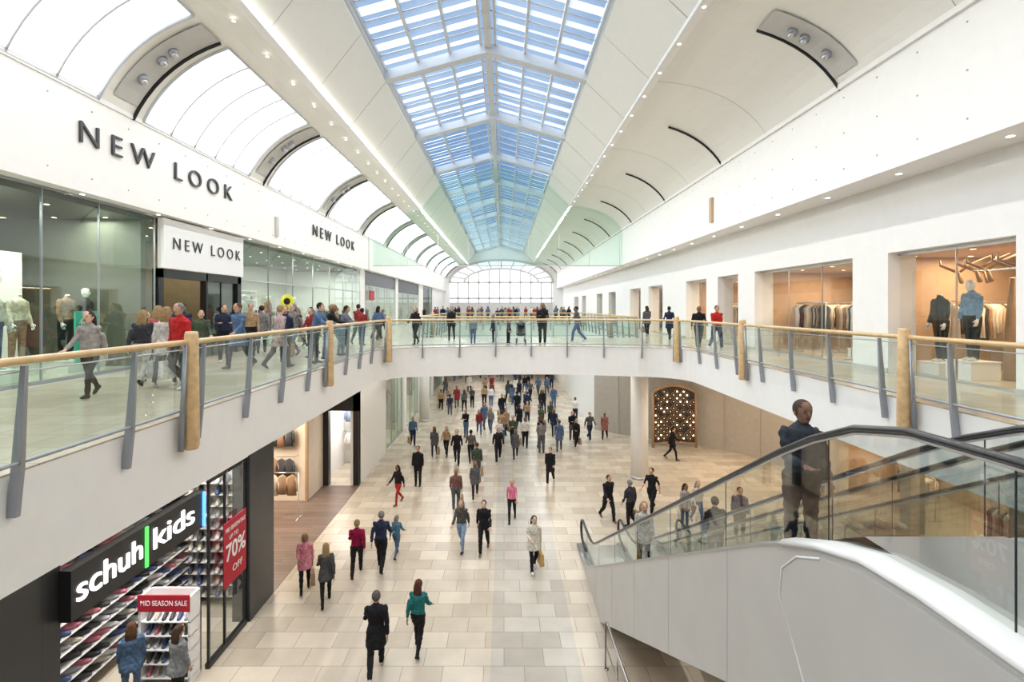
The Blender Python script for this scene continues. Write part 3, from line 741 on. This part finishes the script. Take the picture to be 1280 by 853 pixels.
    # gentle cloth folds on clothed surfaces
    if not mann:
        nrm=np.empty(n*3); me2.vertices.foreach_get('normal',nrm); nrm=nrm.reshape(-1,3)
        clothv=np.zeros(n,bool)
        for f_,tg in zip(fs,tag):
            if tg in (T,Bm): clothv[f_]=True
        fold=np.sin(co[:,2]*38+6*np.sin(co[:,0]*14+co[:,1]*9))*.0045+np.sin(co[:,2]*71+co[:,1]*33)*.002
        co=co+nrm*(fold*clothv)[:,None]
    out=MB(); out.v=[tuple(v) for v in co]; out.f=fs; out.m=[int(x) for x in tag]; out.s=[True]*len(fs)
    bpy.data.meshes.remove(me2)
    for wr,d,sgn in hands:
        sd=Vector((0,1,0)) if abs(d.y)<.8 else Vector((1,0,0)); sd=(sd-d*sd.dot(d)).normalized()
        nn=d.cross(sd).normalized(); inward=nn if nn.x*sgn<0 else -nn
        out.tube([wr-d*.02,wr+d*.02,wr+d*.06,wr+d*.10],[(.024,.02),(.034,.016),(.04,.016),(.036,.013)],SK_,8,side=sd)
        for k,(o_,L) in enumerate(((-.029,.062),(-.010,.074),(.010,.080),(.028,.070))):
            p=wr+d*.095+sd*o_; q=p+d*L*.5+inward*.008; r_=q+(d*.7+inward*.6)*L*.5
            out.tube([p,q,r_],[.010,.009,.007],SK_,6)
        p=wr+d*.035+sd*.032; out.tube([p,p+sd*.03+d*.03,p+sd*.035+d*.06+inward*.01],[.012,.011,.008],SK_,6)
    hc=tor(0,.02,1.5)
    def H(x,y,z): return Vector((x,hc.y+y,hc.z+(z-1.5)))
    if not headless:
        Sx=[(1.488,.045,.022,.024),(1.50,.042,.04,.045),(1.525,.03,.055,.07),(1.56,.02,.067,.088),(1.60,.012,.075,.098),(1.65,.006,.078,.1),(1.69,.002,.07,.09),(1.72,0,.05,.064),(1.735,0,.02,.025)]
        out.tube([H(0,s[1],s[0]) for s in Sx],[(s[2],s[3]) for s in Sx],SK_,16,side=(1,0,0))
        out.tube([H(0,.100,1.625),H(0,.122,1.59),H(0,.112,1.578)],[.009,.015,.01],SK_,6,side=(1,0,0))
        for sg_ in (-1,1):
            out.ball(H(sg_*.079,.0,1.60),(.012,.022,.032),SK_,8,6)
            if not mann: out.ball(H(sg_*.031,.097,1.618),(.014,.008,.007),EY,8,5); out.tube([H(sg_*.018,.105,1.638),H(sg_*.045,.092,1.638)],.004,HA,5)
        if not mann: out.tube([H(-.024,.098,1.55),H(0,.106,1.552),H(.024,.098,1.55)],[.003,.006,.003],EY,6)
        if hair!='none':
            f=lambda c: not (c.y>hc.y+.045 and c.z<hc.z+.165)and not(c.z<hc.z+.09 and c.y>hc.y-.0)
            out.ball(H(0,-.008,1.638),(.09,.112,.108),HA,16,12,f)
            if hair=='long':
                out.tube([H(0,-.05,1.70),H(0,-.075,1.62),H(0,-.09,1.5),H(0,-.1,1.4),H(0,-.095,1.33)],[(.06,.04),(.092,.05),(.1,.045),(.095,.035),(.05,.015)],HA,12,side=(1,0,0))
            if hair=='bun': out.ball(H(0,-.09,1.71),.045,HA)
    if bag:
        wr,d,sgn=hands[1 if bag!='L' else 0]; hp=wr+d*.11
        z=hp.z
        out.tube([hp+Vector((0,-.08,-.22)),hp,hp+Vector((0,.08,-.22))],.006,BG,5)
        x0,x1=hp.x-.07,hp.x+.07; y0,y1=hp.y-.18,hp.y+.18
        v=[(hp.x-.05,y0,z-.2),(hp.x+.05,y0,z-.2),(hp.x+.05,y1,z-.2),(hp.x-.05,y1,z-.2),(x0,y0-.01,z-.56),(x1,y0-.01,z-.56),(x1,y1+.01,z-.56),(x0,y1+.01,z-.56)]
        out.add(v,[(0,1,2,3),(4,7,6,5),(0,4,5,1),(1,5,6,2),(2,6,7,3),(3,7,4,0)],BG)
    mz=min(v[2] for v in out.v); out.v=[(x,y,z-mz) for x,y,z in out.v]
    me=out.mesh(name)
    ph=bpy.data.materials.get('person_base') or mat('person_base',(.5,.5,.5))
    for i in range(7): me.materials.append(ph)
    me.polygons.foreach_set('material_index',out.m)
    return me
walk1=dict(lt=27,ls=6,rt=-16,rs=-42,la=-24,le=14,ra=24,re=32)
walk2=dict(rt=27,rs=6,lt=-16,ls=-42,ra=-24,re=14,la=24,le=32)
walk3=dict(lt=4,ls=-2,rt=16,rs=-42,la=6,le=20,ra=-8,re=18)
walk4=dict(rt=20,rs=2,lt=-12,ls=-30,ra=10,re=75,la=-12,le=18)
stand=dict(lt=2,ls=-1,rt=-3,rs=-3,la=4,le=14,ra=2,re=16,lean=1)
holdp=dict(lt=3,ls=-2,rt=-3,rs=-4,la=18,le=85,ra=14,re=90,lean=2)
leanp=dict(lt=0,ls=0,rt=-6,rs=-8,la=38,le=42,ra=38,re=42,lean=14)
ridep=dict(lt=2,ls=-1,rt=-3,rs=-3,la=4,le=14,ra=22,re=62,lean=1)
V={
 'm_walk1':build_person_mesh('body_a',walk1,hair='short'),
 'm_walk2':build_person_mesh('body_b',walk2,hair='short'),
 'm_walk3':build_person_mesh('body_c',walk3,hair='short',bag='R'),
 'm_coat':build_person_mesh('body_d',walk2,coat=.62,hair='short'),
 'f_walk1':build_person_mesh('body_e',walk1,hair='long',female=True),
 'f_walk2':build_person_mesh('body_f',walk2,hair='long',female=True,coat=.74),
 'f_walk4':build_person_mesh('body_g',walk4,hair='long',female=True,bag='L',coat=.7),
 'f_tee':build_person_mesh('body_h',walk2,hair='bun',female=True,tshirt=True),
 'm_tee':build_person_mesh('body_i',walk1,hair='short',tshirt=True),
 'm_stand':build_person_mesh('body_j',stand,hair='short'),
 'f_stand':build_person_mesh('body_k',stand,hair='long',female=True,coat=.75),
 'm_hold':build_person_mesh('body_l',holdp,hair='short'),
 'm_lean':build_person_mesh('body_m',leanp,hair='short'),
 'm_ride':build_person_mesh('body_r',ridep,hair='short'),
 'mannequin':build_person_mesh('body_n',stand,hair='none',mann=True),
 'mannequin_h':build_person_mesh('body_o',stand,hair='none',mann=True,headless=True),
}
_cc={}
def cloth(c,r=.8):
    k=tuple(round(x,3) for x in c)+(r,)
    if k not in _cc: _cc[k]=mat('fabric_%d'%len(_cc),c,r,noise=.3,nscale=14,spec=.2)
    return _cc[k]
skins=[(.55,.34,.24),(.48,.29,.2),(.6,.39,.29),(.2,.11,.07)]
hairs=[(.02,.015,.01),(.05,.03,.018),(.10,.055,.03),(.28,.18,.09),(.2,.19,.18)]
BL=(.012,.012,.014);NV=(.018,.025,.055);JE=(.08,.13,.23);GR=(.09,.09,.1);WH=(.7,.68,.64);TN=(.36,.24,.14)
def person(v,x,y,z,ang,top,bot,h=1.72,shoes=None,skin=None,hair=None,bagc=TN,name='pedestrian'):
    me=V[v]; o=bpy.data.objects.new(name,me); COL.objects.link(o)
    o.location=(x,y,z+.002); o.rotation_euler=(0,0,R(ang)); s=h/1.74; o.scale=(s*random.uniform(.97,1.08),s*random.uniform(.97,1.08),s)
    sk=skin or random.choice(skins); ha=hair or random.choice(hairs); sh=shoes or random.choice([BL,(.6,.6,.6),BL,(.15,.1,.08)])
    for i,c in enumerate((top,bot,sh,sk,ha,bagc,(.03,.02,.02))):
        o.material_slots[i].link='OBJECT'; o.material_slots[i].material=cloth(c,.8 if i not in(3,) else .5)
    return o
P=person
P('m_coat',-2.8,11.2,0,10,BL,BL,1.8,hair=(.10,.085,.08))
P('f_walk1',-2.0,11.9,0,-8,(.02,.15,.15),BL,1.68,hair=(.08,.03,.02),bagc=TN)
P('f_walk4',-5.6,14.4,0,200,(.55,.2,.25),BL,1.66,hair=(.35,.23,.11))
P('f_walk2',-4.8,13.8,0,20,(.06,.06,.06),BL,1.65)
P('m_walk2',-4.4,15.3,0,10,(.22,.005,.04),BL,1.66)
P('m_walk1',-3.75,15.6,0,0,(.02,.028,.06),BL,1.8)
P('f_walk1',-3.45,16.4,0,-10,(.06,.18,.25),JE,1.35)
P('m_walk2',-.65,16.7,0,176,BL,BL,1.75,hair=(.05,.03,.02))
P('f_walk1',-1.4,16.9,0,170,(.08,.075,.07),(.22,.32,.46),1.68)
P('f_walk4',.9,15.5,0,190,(.6,.56,.48),BL,1.7,bagc=(.5,.33,.14))
P('f_tee',.3,19.1,0,175,(.65,.18,.28),BL,1.62,hair=(.45,.32,.15))
P('f_walk1',-4.3,20.8,0,150,BL,(.35,.025,.02),1.62)
P('m_stand',-3.85,22.9,0,180,BL,BL,1.78)
P('m_walk1',-2.4,26.1,0,180,BL,BL,1.8);P('m_walk2',-1.7,26.4,0,10,(.12,.1,.1),BL,1.7)
P('m_walk2',-.3,26.4,0,185,BL,BL,1.82);P('f_walk2',.6,26.8,0,180,GR,BL,1.65);P('m_walk3',1.2,29.1,0,180,WH,BL,1.72)
P('m_coat',2.1,23.2,0,165,BL,BL,1.68);P('m_walk3',-1.25,23.7,0,0,(.05,.07,.045),GR,1.7)
P('f_walk4',-3.7,27.2,0,180,GR,NV,1.65);P('f_walk1',-3.1,27.5,0,175,TN,BL,1.65)
P('m_walk1',2.2,29.9,0,0,(.2,.18,.16),BL);P('f_walk2',3.1,31.8,0,180,NV,BL)
P('f_walk4',4.1,29.1,0,190,BL,BL,1.66);P('m_walk2',5.15,30.8,0,200,GR,NV);P('m_coat',6.1,31.0,0,160,(.3,.12,.1),BL,1.66)
P('f_walk2',8.8,26.8,0,240,BL,BL,1.75);P('m_walk3',-1.9,20.2,0,0,(.15,.07,.06),GR,1.6,bagc=(.4,.25,.12));P('f_walk2',-1.2,21.3,0,185,GR,BL,1.62)
P('m_walk1',3.9,19.2,0,200,BL,BL,1.75);P('m_walk3',4.6,18.6,0,30,(.03,.03,.04),BL,1.7);P('m_tee',5.75,19.9,0,140,BL,BL,1.8)
P('m_stand',8.1,17.6,0,170,(.03,.04,.07),BL,1.8);P('f_stand',6.5,18.4,0,200,(.3,.28,.25),JE,1.65);P('f_walk1',7.1,18.8,0,180,(.5,.47,.4),JE,1.65)
P('f_stand',-7.5,10.3,0,30,(.07,.12,.21),JE,1.64,hair=(.08,.04,.02)); P('f_stand',-6.5,10.2,0,-20,(.2,.21,.22),BL,1.64)
random.seed(21)
keys=['m_walk1','m_walk2','m_walk3','m_coat','f_walk1','f_walk2','f_walk4','m_hold']
pal=[BL,BL,NV,GR,(.05,.055,.06),(.2,.19,.18),(.08,.13,.23),TN,WH,(.25,.03,.03),(.06,.08,.05),BL]
used=[]
def free(x,y,d=.7):
    if all((x-a)**2+(y-c)**2>d*d for a,c in used): used.append((x,y)); return True
    return False
k=0
while k<76:
    x=random.uniform(-5.6,5.0);y=28+38*random.random()**1.1
    if y<33 and random.random()<.4: continue
    if abs(x+5.6)<.7 and abs(y-36)<.7: continue
    if free(x,y,.8):
        P(random.choice(keys),x,y,0,random.choice([0,180,180,0])+random.uniform(-25,25),random.choice(pal),random.choice([BL,BL,NV,JE,GR]),random.uniform(1.58,1.84)); k+=1
P('m_walk3',-6.5,10.3,UF,170,(.42,.02,.02),BL,1.72,bagc=WH); P('f_walk4',-7.0,10.6,UF,10,(.5,.48,.45),GR,1.66,bagc=(.4,.4,.4)); P('f_walk1',-7.7,10.9,UF,15,(.04,.04,.05),(.4,.38,.35),1.62)
P('f_walk2',-8.4,12.4,UF,0,(.35,.08,.08),BL); P('f_walk1',-7.6,9.4,UF,190,(.3,.28,.26),BL,1.62)
kk=0
while kk<24:
    x=random.uniform(-9.0,-5.9); y=13.5+16*random.random()**1.2
    if free(x,y+100,.62):
        P(random.choice(keys),x,y,UF,random.choice([0,180])+random.uniform(-40,40),random.choice(pal+[(.08,.13,.24),WH,(.4,.3,.3)]),random.choice([BL,JE,NV,BL]),random.uniform(1.55,1.84)); kk+=1
P('m_lean',-5.5,14.9,UF,-90,(.09,.15,.26),BL,1.78);P('m_lean',-5.55,16.1,UF,-75,BL,JE,1.74);P('m_lean',-5.5,17.4,UF,-85,(.14,.16,.2),JE,1.7)
P('f_walk1',-3.9,22.6,UF,160,BL,BL,1.7);P('m_hold',1.7,22.6,UF,180,BL,BL,1.82);P('m_stand',-1.4,23.2,UF,190,(.2,.22,.25),JE,1.2);P('f_stand',-.5,23.4,UF,100,NV,BL,1.3);P('m_stand',.2,23.0,UF,250,GR,BL,1.15)
P('m_walk1',3.5,24.5,UF,90,GR,JE);P('f_walk2',-2.6,25.4,UF,180,BL,BL)
P('m_walk1',8.3,20.0,UF,180,(.45,.02,.02),NV,1.75);P('m_walk2',7.95,20.9,UF,170,BL,BL,1.72);P('m_coat',8.4,26,UF,0,NV,BL);P('f_walk4',8.1,29,UF,0,GR,BL)
for i in range(46):
    x=random.uniform(-8.8,8.2); y=random.uniform(47,74)
    if free(x,y+200,.7): P(random.choice(keys),x,y,UF,random.choice([0,180])+random.uniform(-40,40),random.choice(pal),BL,random.uniform(1.6,1.82))
def stepz(y):
    i=int((15.0-y)/.385); return .08+.207*(i+1)
P('m_ride',3.25,5.6,stepz(5.6),180,(.03,.035,.045),BL,1.72,hair=(.06,.04,.03),name='escalator_rider')
P('m_stand',5.2,12.6,stepz(12.6),0,BL,BL,1.78,name='escalator_rider')
P('f_stand',3.3,12.1,stepz(12.1),180,(.4,.37,.33),BL,1.66,name='escalator_rider')
mw=(.75,.74,.72)
def plinth(x,y,z,h=.3):
    b=MB(); b.box(x-.33,x+.33,y-.33,y+.33,z,z+h-.02,'paperwhite'); b.box(x-.35,x+.35,y-.35,y+.35,z+h-.02,z+h,'paperwhite'); b.build('display_plinth')
for v,x,y,t,bo,z in (('mannequin',10.75,11.75,(.16,.25,.36),BL,.42),('mannequin_h',10.75,12.6,(.03,.03,.035),BL,.3),('mannequin',11.7,16.6,(.2,.2,.19),TN,.3),('mannequin_h',11.7,15.6,(.42,.34,.25),BL,.3),
    ('mannequin',-10.7,10.0,(.5,.4,.3),(.4,.35,.3),.3),('mannequin',-10.9,10.9,(.6,.56,.5),JE,.3),('mannequin',-11.4,13.9,(.06,.06,.06),BL,.3),('mannequin_h',-11.2,13.1,(.3,.2,.14),BL,.3),('mannequin_h',-11.6,12.2,(.55,.5,.4),(.3,.2,.14),.3),
    ('mannequin',-10.7,21,WH,JE,.3),('mannequin',-10.7,23.2,(.4,.12,.12),BL,.3),('mannequin',-10.7,26,TN,WH,.3)):
    plinth(x,y,UF,z); P(v,x,y,UF+z,-90 if x<0 else 90,t,bo,1.85,skin=mw,shoes=WH,name='mannequin')
b=MB()
for x,y in ((.55,22.5),(.95,22.5),(.55,23.1),(.95,23.1)): b.tube([(x-.02,y,UF+.12),(x+.02,y,UF+.12)],.12,'black',14)
b.tube([(.6,22.5,UF+.12),(.6,22.9,UF+.6),(.6,23.35,UF+1.0),(.9,23.35,UF+1.0),(.9,22.9,UF+.6),(.9,22.5,UF+.12)],.015,'steel',6)
b.tube([(.6,23.1,UF+.12),(.6,22.7,UF+.5)],.015,'steel',6);b.tube([(.9,23.1,UF+.12),(.9,22.7,UF+.5)],.015,'steel',6)
b.tube([(.75,22.5,UF+.45),(.75,22.8,UF+.42),(.75,23.05,UF+.85)],[(.2,.08),(.21,.1),(.19,.06)],'dark',10,side=(1,0,0)); b.ball((.75,22.95,UF+.85),(.21,.25,.22),'dark',12,8,lambda c:c.z>UF+.84)
b.build('stroller')
# ------------------------------------------------------------------ lights
for i,y in enumerate((4,14,24,34,44,54,64,76)):
    area('cove_lamp',(-6.0,y,14.98),.15,9.5,330,(1,.98,.94),(0,R(-14),0))
    area('cove_lamp',(4.75,y,15.25),.15,9.5,330,(1,.98,.94),(0,R(14),0))
for y in (8,22,36): 
    area('deck_soffit_lamp',(-5.7,y,5.12),.3,10,70); area('deck_soffit_lamp',(9.8,y,5.12),.6,10,190,(1,.84,.66))
area('bridge_soffit_lamp',(1,24.2,5.12),9,.6,120)
for y in (52,68): area('lower_mall_lamp',(0,y,5.12),8,1,380)
for y in (6.5,11.6): area('right_shop_lamp',(12.2,y,9.3),1.5,4,220,(1,.72,.45))
for y in (17,25,34): area('right_shop_lamp',(12.2,y,9.3),1.5,5,270,(1,.76,.52))
area('left_shop_lamp',(-11.3,11.7,10.4),.8,5,330,(1,.95,.86))
area('left_shop_lamp',(-12,17,10.4),1.5,3,220,(1,.72,.45))
for y in (23,31,41,53): area('left_shop_lamp',(-11.6,y,10.4),1.2,6,360,(1,.98,.94))
area('shoe_shop_lamp',(-7.7,10.7,4.9),1.2,5,340,(1,.98,.95))
area('beige_shop_lamp',(-9.6,18.5,4.15),2,3.5,430,(1,.88,.72)); area('black_shop_lamp',(-7.5,24.8,3.95),.7,2,110,(1,.96,.92))
for y in (30,37,44): area('lower_shop_lamp',(-9,y,4.9),2,4,160)
for y in (9,18): area('lower_right_shop_lamp',(16.5,y,3.55),2,6,360,(1,.74,.48))
area('entrance_lamp',(11.6,24,5.1),2,4,160,(1,.76,.5))
# ------------------------------------------------------------------ world
w=bpy.data.worlds.new('sky'); S.world=w; w.use_nodes=True; nt=w.node_tree; nt.nodes.clear(); L=nt.links.new
tc=_n(nt,'ShaderNodeTexCoord'); nm=_n(nt,'ShaderNodeVectorMath',operation='NORMALIZE'); L(tc.outputs['Generated'],nm.inputs[0])
dt=_n(nt,'ShaderNodeVectorMath',operation='DOT_PRODUCT'); L(nm.outputs[0],dt.inputs[0]); dt.inputs[1].default_value=(-.85,-.2,.49)
r1=_n(nt,'ShaderNodeMapRange',interpolation_type='SMOOTHSTEP'); r1.inputs['From Min'].default_value=.27; r1.inputs['From Max'].default_value=.5; L(dt.outputs['Value'],r1.inputs['Value'])
nz=_n(nt,'ShaderNodeTexNoise'); nz.inputs['Scale'].default_value=3; nz.inputs['Detail'].default_value=5; L(nm.outputs[0],nz.inputs['Vector'])
cr=_n(nt,'ShaderNodeValToRGB'); cr.color_ramp.elements[0].position=.4; cr.color_ramp.elements[0].color=(.27,.41,.66,1); cr.color_ramp.elements[1].position=.75; cr.color_ramp.elements[1].color=(.75,.84,.95,1); L(nz.outputs['Fac'],cr.inputs['Fac'])
sx=_n(nt,'ShaderNodeSeparateXYZ'); L(nm.outputs[0],sx.inputs[0])
r2=_n(nt,'ShaderNodeMapRange'); r2.inputs['From Min'].default_value=.17; r2.inputs['From Max'].default_value=.1; L(sx.outputs[2],r2.inputs['Value'])
m1=_n(nt,'ShaderNodeMix',data_type='RGBA'); L(r2.outputs[0],m1.inputs[0]); L(cr.outputs[0],m1.inputs[6]); m1.inputs[7].default_value=(1.3,1.32,1.35,1)
m2=_n(nt,'ShaderNodeMix',data_type='RGBA'); L(r1.outputs[0],m2.inputs[0]); L(m1.outputs[2],m2.inputs[6]); m2.inputs[7].default_value=(4.0,4.05,4.15,1)
bg=_n(nt,'ShaderNodeBackground'); bg.inputs['Strength'].default_value=1.0; L(m2.outputs[2],bg.inputs['Color'])
wo=_n(nt,'ShaderNodeOutputWorld'); L(bg.outputs[0],wo.inputs['Surface'])
# ------------------------------------------------------------------ camera
c=bpy.data.cameras.new('camera'); c.lens=18; c.sensor_width=36; c.shift_x=10/1280; c.shift_y=-42.5/1280; c.clip_end=300; c.clip_start=.05
co=bpy.data.objects.new('camera',c); COL.objects.link(co); co.location=(0,0,8); co.rotation_euler=(R(90),0,0); S.camera=co
S.view_settings.view_transform='Standard'
